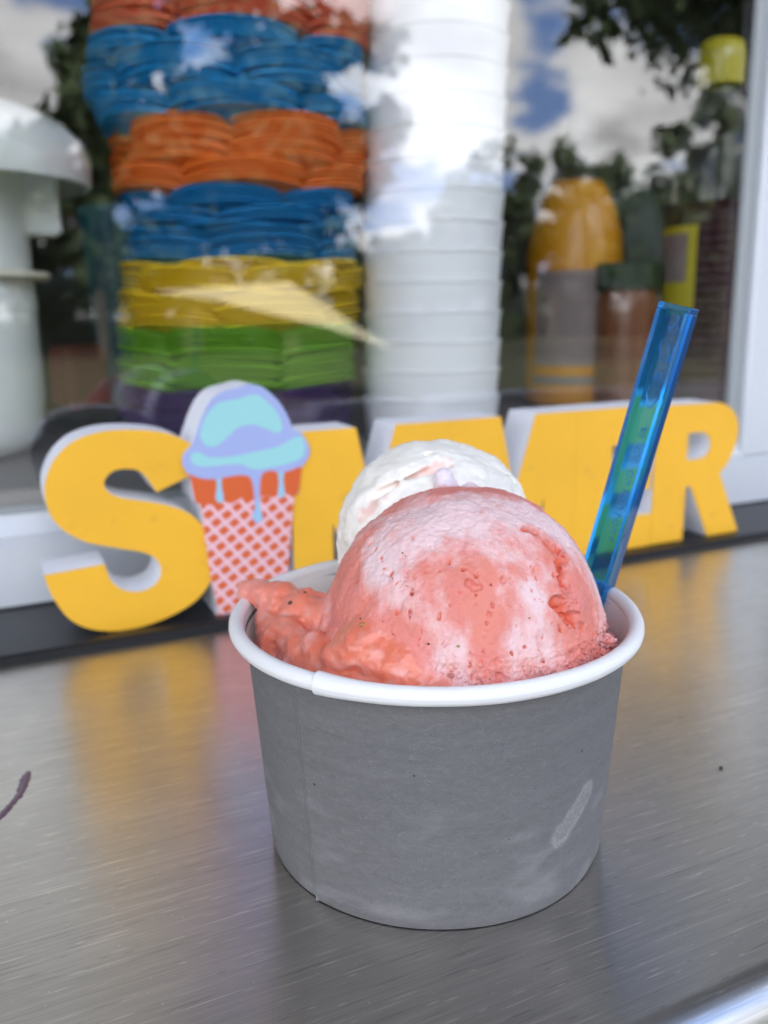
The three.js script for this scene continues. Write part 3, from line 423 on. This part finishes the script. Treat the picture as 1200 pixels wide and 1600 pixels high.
// ------------------------------------------------------------------ blue spoon
{
  const blue = phy({ color: lin(0.10, 0.58, 1.0), transmission: 0.92, thickness: 0.002, roughness: 0.03, ior: 1.47, attenuationColor: lin(0.09, 0.62, 0.99), attenuationDistance: 0.0038 });
  const s = thing('tasting_spoon', 'translucent blue plastic spoon handle standing in the cup beside the sorbet', 'spoon');
  const top = new THREE.Vector3(55.6, 125.4, -10), low = new THREE.Vector3(37.0, 40, -17.2);
  const ax = top.clone().sub(low), L = ax.length(); ax.normalize();
  const toCam = new THREE.Vector3(-11.4, 125, 194).sub(top).normalize();
  const z0 = toCam.clone().addScaledVector(ax, -toCam.dot(ax)).normalize(), x0 = new THREE.Vector3().crossVectors(ax, z0), ph = -33 * D2R;
  const zz = z0.clone().multiplyScalar(Math.cos(ph)).addScaledVector(x0, Math.sin(ph)), xx = new THREE.Vector3().crossVectors(ax, zz);
  const W = 8.9, Dp = 3.2, t = 1.1, wb = 1.0, hw = W / 2, hd = Dp / 2; // channel open to the front, web at the back
  const U = [[-hw, -hd], [hw, -hd], [hw, hd], [hw - t, hd], [hw - t * 1.15, -hd + wb], [-hw + t * 1.15, -hd + wb], [-hw + t, hd], [-hw, hd]];
  const h = extrude(U, L - 1.3, 0.22, [], 3).rotateX(-Math.PI / 2); // extruded up the y axis; the profile's y now points to -z
  h.scale(1, 1, -1); { const ix = h.index; if (!ix) { const g2 = h.attributes; for (const k of Object.keys(g2)) { const a = g2[k], n = a.itemSize, arr = a.array; for (let i = 0; i < a.count; i += 3) for (let c = 0; c < n; c++) { const q = arr[(i + 1) * n + c]; arr[(i + 1) * n + c] = arr[(i + 2) * n + c]; arr[(i + 2) * n + c] = q; } } } h.computeVertexNormals(); }
  const local = new THREE.Matrix4().makeBasis(xx, ax, zz).setPosition(low), turn = new THREE.Matrix4().makeRotationY(-A), M4 = turn.multiply(local);
  const put = (name, g) => part(name, mm(g.applyMatrix4(M4)), blue, s);
  put('handle', h);
  put('end_plate', new RoundedBoxGeometry(W, 1.25, Dp, 3, 0.3).translate(0, L - 0.64, 0));
  // raised marks on the web, seen from behind: hook in a circle, glass and fork, PS, triangle, small characters
  const bits = [], zf = -hd + wb + 0.135, bar = (x1, y1, x2, y2, w = 0.22) => { const dx = x2 - x1, dy = y2 - y1, l = Math.hypot(dx, dy) + w * 0.6; bits.push(new RoundedBoxGeometry(l, w, 0.24, 2, 0.08).rotateZ(Math.atan2(dy, dx)).translate((x1 + x2) / 2, L + (y1 + y2) / 2, zf)); };
  const poly = (pts, w) => { for (let i = 1; i < pts.length; i++) bar(...pts[i - 1], ...pts[i], w); }, arc = (cx, cy, r, a0, a1, n = 12, ry = r) => { const o = []; for (let i = 0; i <= n; i++) { const a = lerp(a0, a1, i / n); o.push([cx + r * Math.cos(a), cy + ry * Math.sin(a)]); } return o; };
  poly([[0.2, -2.4], [0.9, -2.9], [0.5, -4], [-0.4, -5], [-0.9, -5.4]], 0.42); poly(arc(0, -5.2, 1.15, -3.3, 0.6), 0.2);
  poly([...arc(-1.2, -9.2, 1.0, 0.6, 3.0, 8), [-2.1, -10.2], [-1.4, -11.2], [-1.3, -12.8]], 0.2); poly([[-2, -12.9], [0.1, -12.9]], 0.2); bar(1.9, -8.2, 1.7, -10.8, 0.2); for (const k of [0, 0.5, 1, 1.5]) bar(0.7 + k, -11.2, 0.7 + k, -12.9, 0.17); bar(0.6, -11.1, 2.2, -11.1, 0.17); poly([[0.6, -8.4], [0.2, -9.4], [0.5, -10.6]], 0.2);
  poly([[-1.0, -17.6], [-1.0, -15.4]], 0.24); poly(arc(-0.45, -17.0, 0.55, 0, 6.28, 10), 0.22); poly([[1.2, -15.6], [0.4, -15.5], [0.5, -16.3], [1.3, -16.8], [1.2, -17.5], [0.3, -17.5]], 0.24); // PS, read from the other side
  poly([[-1.7, -19.2], [1.6, -19.2], [2.0, -20.6], [0.2, -24], [-0.5, -24], [-2, -21], [-1.7, -19.2]], 0.26);
  poly([[-0.8, -29.2], [0.9, -29.2]], 0.22); poly([[-0.6, -30.2], [0.6, -28.6], [0.5, -30.6]], 0.22); poly([[-0.8, -31], [0.8, -31]], 0.2); poly(arc(0, -35, 1.0, 0, 6.28, 14, 1.2), 0.22);
  for (let k = 0; k < 9; k++) { const y = -40.5 - k * 2.1; k % 3 === 0 ? poly(arc(0, y, 0.75, 0, 6.28, 10, 0.8), 0.2) : k % 3 === 1 ? poly([[-0.7, y - 0.7], [0.6, y - 0.5], [0.7, y + 0.3], [-0.6, y + 0.6]], 0.2) : poly([[-0.8, y], [0.9, y], [0.2, y - 0.7]], 0.2); }
  put('embossed_marks', mergeGeometries(bits.map((b) => b.index ? b.toNonIndexed() : b)));
}
// purple dried smear and small specks on the counter
{
  const pts = [[-91.6, -71.5, 0.9], [-92.4, -68.5, 1.5], [-92.9, -65.5, 1.3], [-93.6, -62, 1.15], [-94.6, -59, 1.05], [-96.2, -56.2, 0.9], [-97.6, -53.6, 1.1], [-99.5, -51, 1.3], [-102, -48, 0.8]], gs = [];
  const r3 = rng(9);
  for (let i = 1; i < pts.length - 0; i++) for (let k = 0; k < 4; k++) { const f = k / 4, x = lerp(pts[i - 1][0], pts[i][0], f), z = lerp(pts[i - 1][1], pts[i][1], f), r = lerp(pts[i - 1][2], pts[i][2], f) * (0.85 + 0.3 * r3()); gs.push(new THREE.SphereGeometry(r, 14, 8).scale(1, 0.22 / r, 1).translate(x + (r3() - 0.5) * 0.4, 0.02, z)); }
  single('syrup_smear', mm(mergeGeometries(gs)), phy({ color: lin(0.085, 0.012, 0.055), roughness: 0.25, clearcoat: 0.6 }), 'dried dark purple syrup smear on the steel counter, left of the cup', 'stain');
  single('crumb', mm(new THREE.IcosahedronGeometry(0.55, 1).scale(1.2, 0.6, 0.8).translate(83, 0.35, 13)), std({ color: lin(0.03, 0.02, 0.02), roughness: 0.8 }), 'tiny dark crumb on the steel counter, right of the cup', 'crumb');
}

// ------------------------------------------------------------------ behind the glass
// scalloped plastic dishes, stacked in bands of one colour
{
  const prof = [[26, 0], [30, 0.6], [52, 14], [74, 27.5], [82, 29.4], [84, 29.6], [84.2, 28.5], [81.8, 28.0], [73, 26], [51, 12.6], [29.5, -0.8], [26, -1.2]];
  const g = mm(parametric(108, prof.length - 1, (u, v) => {
    const [r, y] = prof[Math.round(v * (prof.length - 1))], th = u * 2 * Math.PI, k = Math.max(0, (r - 30) / 54), lobe = Math.pow(Math.abs(Math.sin(3 * th)), 0.6);
    const rr = r * (1 - 0.15 * k * k * (1 - lobe)), yy = y - 4.2 * k * k * (1 - lobe); return [rr * Math.cos(th), yy, rr * Math.sin(th)];
  }, true));
  const plastic = (r, gr, b) => phy({ color: lin(r, gr, b), roughness: 0.32, side: THREE.DoubleSide });
  const bands = [['purple', [0.09, 0.03, 0.20], 9, 'purple band'], ['green', [0.20, 0.50, 0.02], 11, 'green band'], ['yellow', [0.86, 0.60, 0.015], 13, 'yellow band'], ['blue', [0.004, 0.20, 0.46], 14, 'lower blue band'], ['orange', [0.86, 0.20, 0.025], 14, 'orange band'], ['blue', [0.006, 0.25, 0.53], 16, 'upper blue band'], ['red', [0.70, 0.12, 0.05], 14, 'red band']];
  const nth = ['first', 'second', 'third', 'fourth', 'fifth', 'sixth', 'seventh', 'eighth', 'ninth', 'tenth', 'eleventh', 'twelfth', 'thirteenth', 'fourteenth', 'fifteenth', 'sixteenth'];
  let y = 0.0415, proto; const r4 = rng(21); let run = 0;
  bands.forEach(([name, c, n, where], bi) => {
    const mat = plastic(...c); let turn = r4() * 1.05, ox = (r4() - 0.5) * 6, oz = (r4() - 0.5) * 4; const s = [0.93, 0.96, 0.95, 0.93, 0.99, 1.05, 1.06][bi];
    const first = part(numbered('scalloped_dish'), g, mat, scene); tag(first, '', 'dish', 'dishes of the ' + where);
    for (let i = 0; i < n; i++) {
      if (i && i % (5 + Math.floor(r4() * 3)) === 0) { turn += 0.35 + r4() * 0.4; ox += (r4() - 0.5) * 5; }
      const d = i ? copy(first) : first; d.userData.label = 'thin scalloped plastic dish, ' + nth[i] + ' from the bottom of the ' + where;
      d.position.set(0.0665 + (y - 0.04) * 0.045 + (ox + (r4() - 0.5) * 2.6) / 1000, y - 0.022 + (r4() - 0.5) * 0.0010, -0.405 + oz / 1000 - (y - 0.04) * 0.03); d.rotation.y = turn + (r4() - 0.5) * 0.10; d.scale.setScalar(s); d.scale.y = 1;
      y += [0.0039, 0.00335, 0.003, 0.0029, 0.00275, 0.00282, 0.003][bi];
    }
  });
}
{ // tall stack of white paper tubs
  const wp = std({ color: lin(0.82, 0.83, 0.82), roughness: 0.5 });
  const t = thing('paper_tub', 'shallow white paper tub with rolled rim, one of a tall nested stack', 'tub', [0, 0, 0], 0, 'nested white paper tubs in the tall stack');
  const nth = ['lowest', 'second', 'third', 'fourth', 'fifth', 'sixth', 'seventh', 'eighth', 'ninth', 'tenth', 'eleventh', 'twelfth', 'thirteenth', 'fourteenth', 'fifteenth', 'sixteenth', 'seventeenth', 'eighteenth', 'nineteenth'];
  part('tub_wall', mm(lathe([[36, 0], [43.6, 0.2], [44.2, 0.8], [46.7, 27], [46.0, 27], [43.2, 1.6], [36, 1.4]], 72)), wp, t);
  const rim = mm(new THREE.TorusGeometry(46.5, 1.0, 10, 90).rotateX(Math.PI / 2).translate(0, 27, 0)); part('rim', rim, wp, t);
  const r5 = rng(3);
  for (let i = 0; i < 19; i++) { const o = i ? copy(t) : t; o.userData.label = 'shallow white paper tub with rolled rim, ' + nth[i] + (i ? ' from the bottom' : '') + ' in the tall nested stack'; o.position.set(0.1895 + (r5() - 0.5) * 0.0012 + i * 0.0006, 0.0405 + i * 0.0187, -0.360 - i * 0.0005); o.rotation.y = r5() * 6; }
}
{ // white counter-top dispenser with a domed lid
  const ww = phy({ color: lin(0.66, 0.70, 0.66), roughness: 0.3, clearcoat: 0.3 });
  const d = thing('drink_dispenser', 'tall white rounded dispenser with a wide domed lid, left behind the window', 'dispenser', [-0.098, 0.040, -0.418]);
  part('body', mm(lathe([[0.1, 0], [20, 0.6], [31, 5], [38.5, 13], [41, 24], [42.6, 38], [42.8, 60], [42.8, 165]], 72)), ww, d);
  part('flange', mm(lathe([[43, 106], [52, 107], [52.6, 109], [52, 111], [43, 112]], 72)), std({ color: lin(0.72, 0.70, 0.55), roughness: 0.4 }), d);
  part('band', mm(lathe([[42.9, 88], [43.5, 89], [43.5, 98], [42.9, 99]], 72)), ww, d);
  part('lid', mm(lathe([[77.5, 160], [79.5, 159], [81.3, 160.5], [82, 172], [79, 184], [68, 194], [50, 202], [30, 206.5], [0.1, 208], [0.1, 205], [30, 203.5], [48, 199], [62, 191.5], [76, 182], [78.4, 172], [77.5, 160]], 96)), ww, d);
  part('spout_block', new RoundedBoxGeometry(0.028, 0.050, 0.03, 3, 0.004).translate(0.047, 0.157, 0.0), ww, d);
}
// bottles on the right
const clearPlastic = phy({ color: lin(0.93, 0.95, 0.92), transmission: 1, thickness: 0, roughness: 0.08, ior: 1.45 });
const labelTex = (() => { const cv = document.createElement('canvas'); cv.width = 256; cv.height = 512; const c = cv.getContext('2d'); c.fillStyle = '#93847e'; c.fillRect(0, 0, 256, 512); c.fillStyle = '#776a66'; for (let k = 0; k < 26; k++) c.fillRect(22, 30 + k * 17.5, 120 + ((k * 53) % 90), 5); const t = new THREE.CanvasTexture(cv); t.colorSpace = THREE.SRGBColorSpace; return t; })();
function wrap(r, y0, y1, a0, a1) { return mm(new THREE.CylinderGeometry(r, r, y1 - y0, 40, 1, true, a0, a1 - a0).translate(0, (y0 + y1) / 2, 0)); }
{
  const b = thing('syrup_bottle', 'large amber orange syrup bottle with pale label, right of the white tubs', 'bottle', [0.3955, 0.0402, -0.478]);
  part('bottle_body', mm(lathe([[0.1, 0], [37, 0], [41.5, 4], [42, 20], [42, 128], [40, 146], [35, 166], [27, 183.5], [22, 191], [0.1, 191.5]], 64)), phy({ color: lin(0.70, 0.30, 0.012), roughness: 0.22 }), b);
  part('bottle_neck', mm(lathe([[21.9, 191.6], [19, 197], [15.5, 207], [14.5, 222], [14.5, 252], [0.1, 252]], 64)), clearPlastic, b);
  part('label', wrap(42.6, 36, 116, -1.45, 0.1), std({ map: labelTex, roughness: 0.7, side: THREE.DoubleSide }), b);
  part('label_band', wrap(42.6, 20, 27, -1.5, 1.5), std({ color: lin(0.25, 0.22, 0.21), roughness: 0.7, side: THREE.DoubleSide }), b);
  const g = thing('clear_bottle', 'pale grey green bottle, behind the jar with the dark green lid', 'bottle', [0.502, 0.0402, -0.53]);
  part('bottle_body', mm(lathe([[0.1, 0], [30, 0], [33, 4], [33, 135], [31, 155], [25, 178], [18, 196], [0.1, 197]], 56)), phy({ color: lin(0.05, 0.065, 0.05), roughness: 0.4, specularIntensity: 0.5 }), g);
  part('cap', mm(lathe([[16, 197.2], [16.4, 210], [15, 212], [0.1, 212]], 48)), std({ color: lin(0.09, 0.10, 0.09), roughness: 0.4 }), g);
  const j = thing('sauce_jar', 'brown sauce jar with a flat dark green lid, beside the amber bottle', 'jar', [0.412, 0.0402, -0.425]); j.scale.setScalar(0.95);
  part('jar_body', mm(lathe([[0.1, 0], [24, 0], [26.5, 3], [26.8, 20], [26.8, 92], [24.5, 100], [24, 106], [0.1, 106]], 56)), phy({ color: lin(0.22, 0.075, 0.028), roughness: 0.3 }), j);
  part('lid', mm(lathe([[27.4, 104], [28.2, 105], [28.4, 125], [27.4, 127], [0.1, 127.4]], 56)), std({ color: lin(0.02, 0.04, 0.013), roughness: 0.45 }), j);
  const m = thing('cordial_bottle', 'dark maroon ribbed cordial bottle with yellow cap and yellow label, far right', 'bottle', [0.4725, 0.0402, -0.398]);
  const ribs = []; for (let y = 4; y < 150; y += 8) ribs.push([36.2, y], [36.9, y + 2], [36.9, y + 5], [36.2, y + 7]);
  part('bottle_body', mm(lathe([[0.1, 0], [33, 0], ...ribs, [36.4, 156], [36.4, 166], [0.1, 166.2]], 64)), phy({ color: lin(0.035, 0.009, 0.012), roughness: 0.3, specularIntensity: 0.35 }), m);
  part('bottle_shoulder', mm(lathe([[36.4, 166.4], [36.2, 190], [33, 212], [25, 228], [17, 240], [14.5, 250], [14.5, 264], [0.1, 264]], 64)), clearPlastic, m);
  part('cap', mm(lathe([[17.4, 256], [18.4, 257], [18.6, 279], [17, 287], [13, 290], [0.1, 290.4]], 48)), phy({ color: lin(0.50, 0.44, 0.02), roughness: 0.4 }), m);
  const lb = part('label', wrap(37.2, 78, 148, -2.2, -1.02), std({ color: lin(0.52, 0.45, 0.015), roughness: 0.6, side: THREE.DoubleSide }), m);
  part('label_panel', wrap(37.7, 104, 142, -2.1, -1.22), std({ map: labelTex, roughness: 0.7, side: THREE.DoubleSide }), lb);
}
{ // odds and ends in the dim room behind the dispenser
  const t = thing('teal_beaker', 'teal plastic beaker in the gloom, left behind the stack of dishes', 'beaker', [0.034, 0.0402, -0.60]); t.scale.setScalar(0.92);
  part('body', mm(lathe([[0.1, 0], [34, 0], [36, 3], [42, 150], [44, 185], [42.5, 185], [40, 150], [34, 5], [0.1, 4]], 48)), phy({ color: lin(0.008, 0.085, 0.105), roughness: 0.35, side: THREE.DoubleSide }), t);
  const b = thing('dark_bowl', 'dark green round bowl on the shelf between dispenser and dishes', 'bowl', [-0.025, 0.0402, -0.535]);
  part('bowl', mm(lathe([[0.1, 0], [22, 0], [24, 2], [44, 11], [47, 14], [45.5, 14.6], [24, 4.5], [0.1, 3]], 56)), phy({ color: lin(0.012, 0.03, 0.018), roughness: 0.3, side: THREE.DoubleSide }), b);
  const c = thing('brown_carton', 'small reddish brown rounded carton in the gloom above the dark bowl', 'carton', [-0.012, 0.0402, -0.595]);
  part('carton', new RoundedBoxGeometry(0.05, 0.062, 0.036, 3, 0.008).rotateY(0.4).translate(0, 0.031, 0), std({ color: lin(0.22, 0.07, 0.045), roughness: 0.8 }), c);
}

// ------------------------------------------------------------------ what the window reflects: trees and a pale parked car
{
  const leafMat = std({ color: lin(0.055, 0.085, 0.03), roughness: 0.7, side: THREE.DoubleSide }), bark = std({ color: lin(0.09, 0.07, 0.05), roughness: 0.95 });
  const crown = (seed, w, h, clumps, leaves, size) => {
    const r = rng(seed), p = []; const v = new THREE.Vector3(), a = new THREE.Vector3(), b = new THREE.Vector3();
    for (let k = 0; k < clumps; k++) {
      const u = r() * 2 - 1, th = r() * 6.283, q = Math.sqrt(1 - u * u), rad = Math.pow(r(), 0.45), cx = w * rad * q * Math.cos(th), cy = h * rad * u * (u < 0 ? 0.8 : 1), cz = w * rad * q * Math.sin(th), cr = w * (0.14 + 0.16 * r());
      for (let i = 0; i < leaves; i++) {
        v.set(r() - 0.5, (r() - 0.5) * 0.8, r() - 0.5); if (v.length() > 0.5) v.multiplyScalar(0.6); v.multiplyScalar(cr * 2.4); v.x += cx; v.y += cy; v.z += cz;
        a.set(r() - 0.5, r() - 0.5, r() - 0.5).normalize().multiplyScalar(size * (0.7 + r())); b.set(r() - 0.5, r() - 0.5, r() - 0.5).cross(a).normalize().multiplyScalar(size * (0.4 + 0.4 * r()));
        p.push(v.x - a.x, v.y - a.y, v.z - a.z, v.x + b.x, v.y + b.y, v.z + b.z, v.x + a.x, v.y + a.y, v.z + a.z, v.x - a.x, v.y - a.y, v.z - a.z, v.x + a.x, v.y + a.y, v.z + a.z, v.x - b.x, v.y - b.y, v.z - b.z);
      }
    }
    const g = new THREE.BufferGeometry(); g.setAttribute('position', new THREE.Float32BufferAttribute(p, 3)); g.computeVertexNormals(); return g;
  };
  const trunkGeo = (h, r0) => { const q = [new THREE.CylinderGeometry(r0 * 0.45, r0, h, 10, 4).translate(0, h / 2, 0)]; for (let i = 0; i < 5; i++) q.push(new THREE.CylinderGeometry(r0 * 0.12, r0 * 0.32, h * 0.55, 7).translate(0, h * 0.27, 0).rotateZ(0.6 + 0.12 * i).rotateY(i * 1.31).translate(0, h * (0.6 + 0.07 * i), 0)); return mergeGeometries(q); };
  const kinds = [{ c: crown(3, 2.5, 3.4, 56, 76, 0.20), ch: 4.6, t: trunkGeo(4.2, 0.22) }, { c: crown(8, 3.4, 2.5, 64, 90, 0.22), ch: 3.6, t: trunkGeo(3.2, 0.28) }, { c: crown(14, 1.7, 3.3, 34, 55, 0.18), ch: 3.7, t: trunkGeo(3.8, 0.16) }];
  // [bearing from the window normal in degrees, distance, height scale, kind, label]
  const trees = [[7.4, 24, 1.22, 2, 'tall dark tree mirrored in the glass, above the dispenser at left'], [13.0, 25, 1.36, 0, 'broad tree mirrored behind the stacked dishes, left part'], [19.4, 25, 1.34, 0, 'oval tree mirrored behind the stacked dishes, right part'], [25, 33, 0.62, 1, 'low broad tree mirrored behind the white tubs'], [32, 36, 0.92, 0, 'oval tree mirrored between the white tubs and the amber bottle'], [36.2, 35, 1.10, 2, 'slim tree mirrored above the amber bottle'], [39.6, 37, 1.06, 2, 'slim tree mirrored right of the amber bottle'], [43.2, 34, 1.0, 1, 'broad tree mirrored beside the yellow bottle cap'], [47, 30, 1.05, 0, 'oval tree mirrored at the right window post'], [0.5, 26, 1.1, 1, 'low broad tree mirrored behind the dispenser'], [-6, 28, 0.9, 0, 'oval tree mirrored left of the dispenser'], [53, 33, 1.0, 1, 'broad tree mirrored past the right window post'], [10, 40, 0.9, 1, 'far tree mirrored low behind the dishes'], [29, 42, 0.75, 0, 'far tree mirrored low behind the white tubs']];
  const protos = [];
  for (const [deg, dist, s, k, label] of trees) {
    let o; if (!protos[k]) { o = protos[k] = thing('tree', label, 'tree'); part('crown', kinds[k].c, leafMat, o).position.y = kinds[k].ch; part('trunk', kinds[k].t, bark, o); } else { o = protos[k].clone(); o.name = numbered('tree'); scene.add(o); }
    tag(o, label, 'tree', 'trees mirrored in the window'); o.position.set(-0.09 + dist * Math.sin(deg * D2R), -1.05, dist * Math.cos(deg * D2R)); o.scale.setScalar(s); o.rotation.y = deg * 1.7;
  }
  { const o = thing('tree', 'large near tree mirrored as leafy branches along the top right', 'tree', [13.2, -1.05, 11.2], 0.5, 'trees mirrored in the window'); part('crown', crown(31, 4.2, 2.1, 70, 90, 0.17), leafMat, o).position.y = 7.1; part('trunk', trunkGeo(6.2, 0.3), bark, o); }
  const hedge = crown(77, 1, 1, 60, 60, 0.05); // low shrubs in a row across the way
  const sh = thing('hedge', 'dark hedge mirrored low across the whole window', 'hedge', [6, -1.05, 31]); { const gs = []; for (let i = 0; i < 26; i++) { const g = hedge.clone(); g.scale(2.4, 2.3 + 0.4 * Math.sin(i * 2.3), 1.3); g.rotateY(i); g.translate(-32 + i * 3.1, 0.9, Math.sin(i * 1.7) * 1.2); gs.push(g); } part('foliage', mergeGeometries(gs), leafMat, sh); }
  // pale parasol standing in the sun, mirrored over the yellow dishes
  const ps = thing('sun_parasol', 'pale cream sun parasol mirrored in the glass over the yellow dishes', 'parasol', [3.72, -1.05, 11.2], 0);
  const canopy = new THREE.ConeGeometry(1.75, 0.62, 8, 3, true); part('canopy', canopy.rotateZ(-0.27).translate(0.12, 1.30, 0), std({ color: lin(0.70, 0.62, 0.38), roughness: 0.9, side: THREE.DoubleSide }), ps);
  part('pole', new THREE.CylinderGeometry(0.025, 0.025, 1.55, 10).translate(0, 0.775, 0), bark, ps);
  part('parasol_base', new THREE.CylinderGeometry(0.25, 0.28, 0.08, 20).translate(0, 0.04, 0), bark, ps);
}
renderer.render(scene, camera);
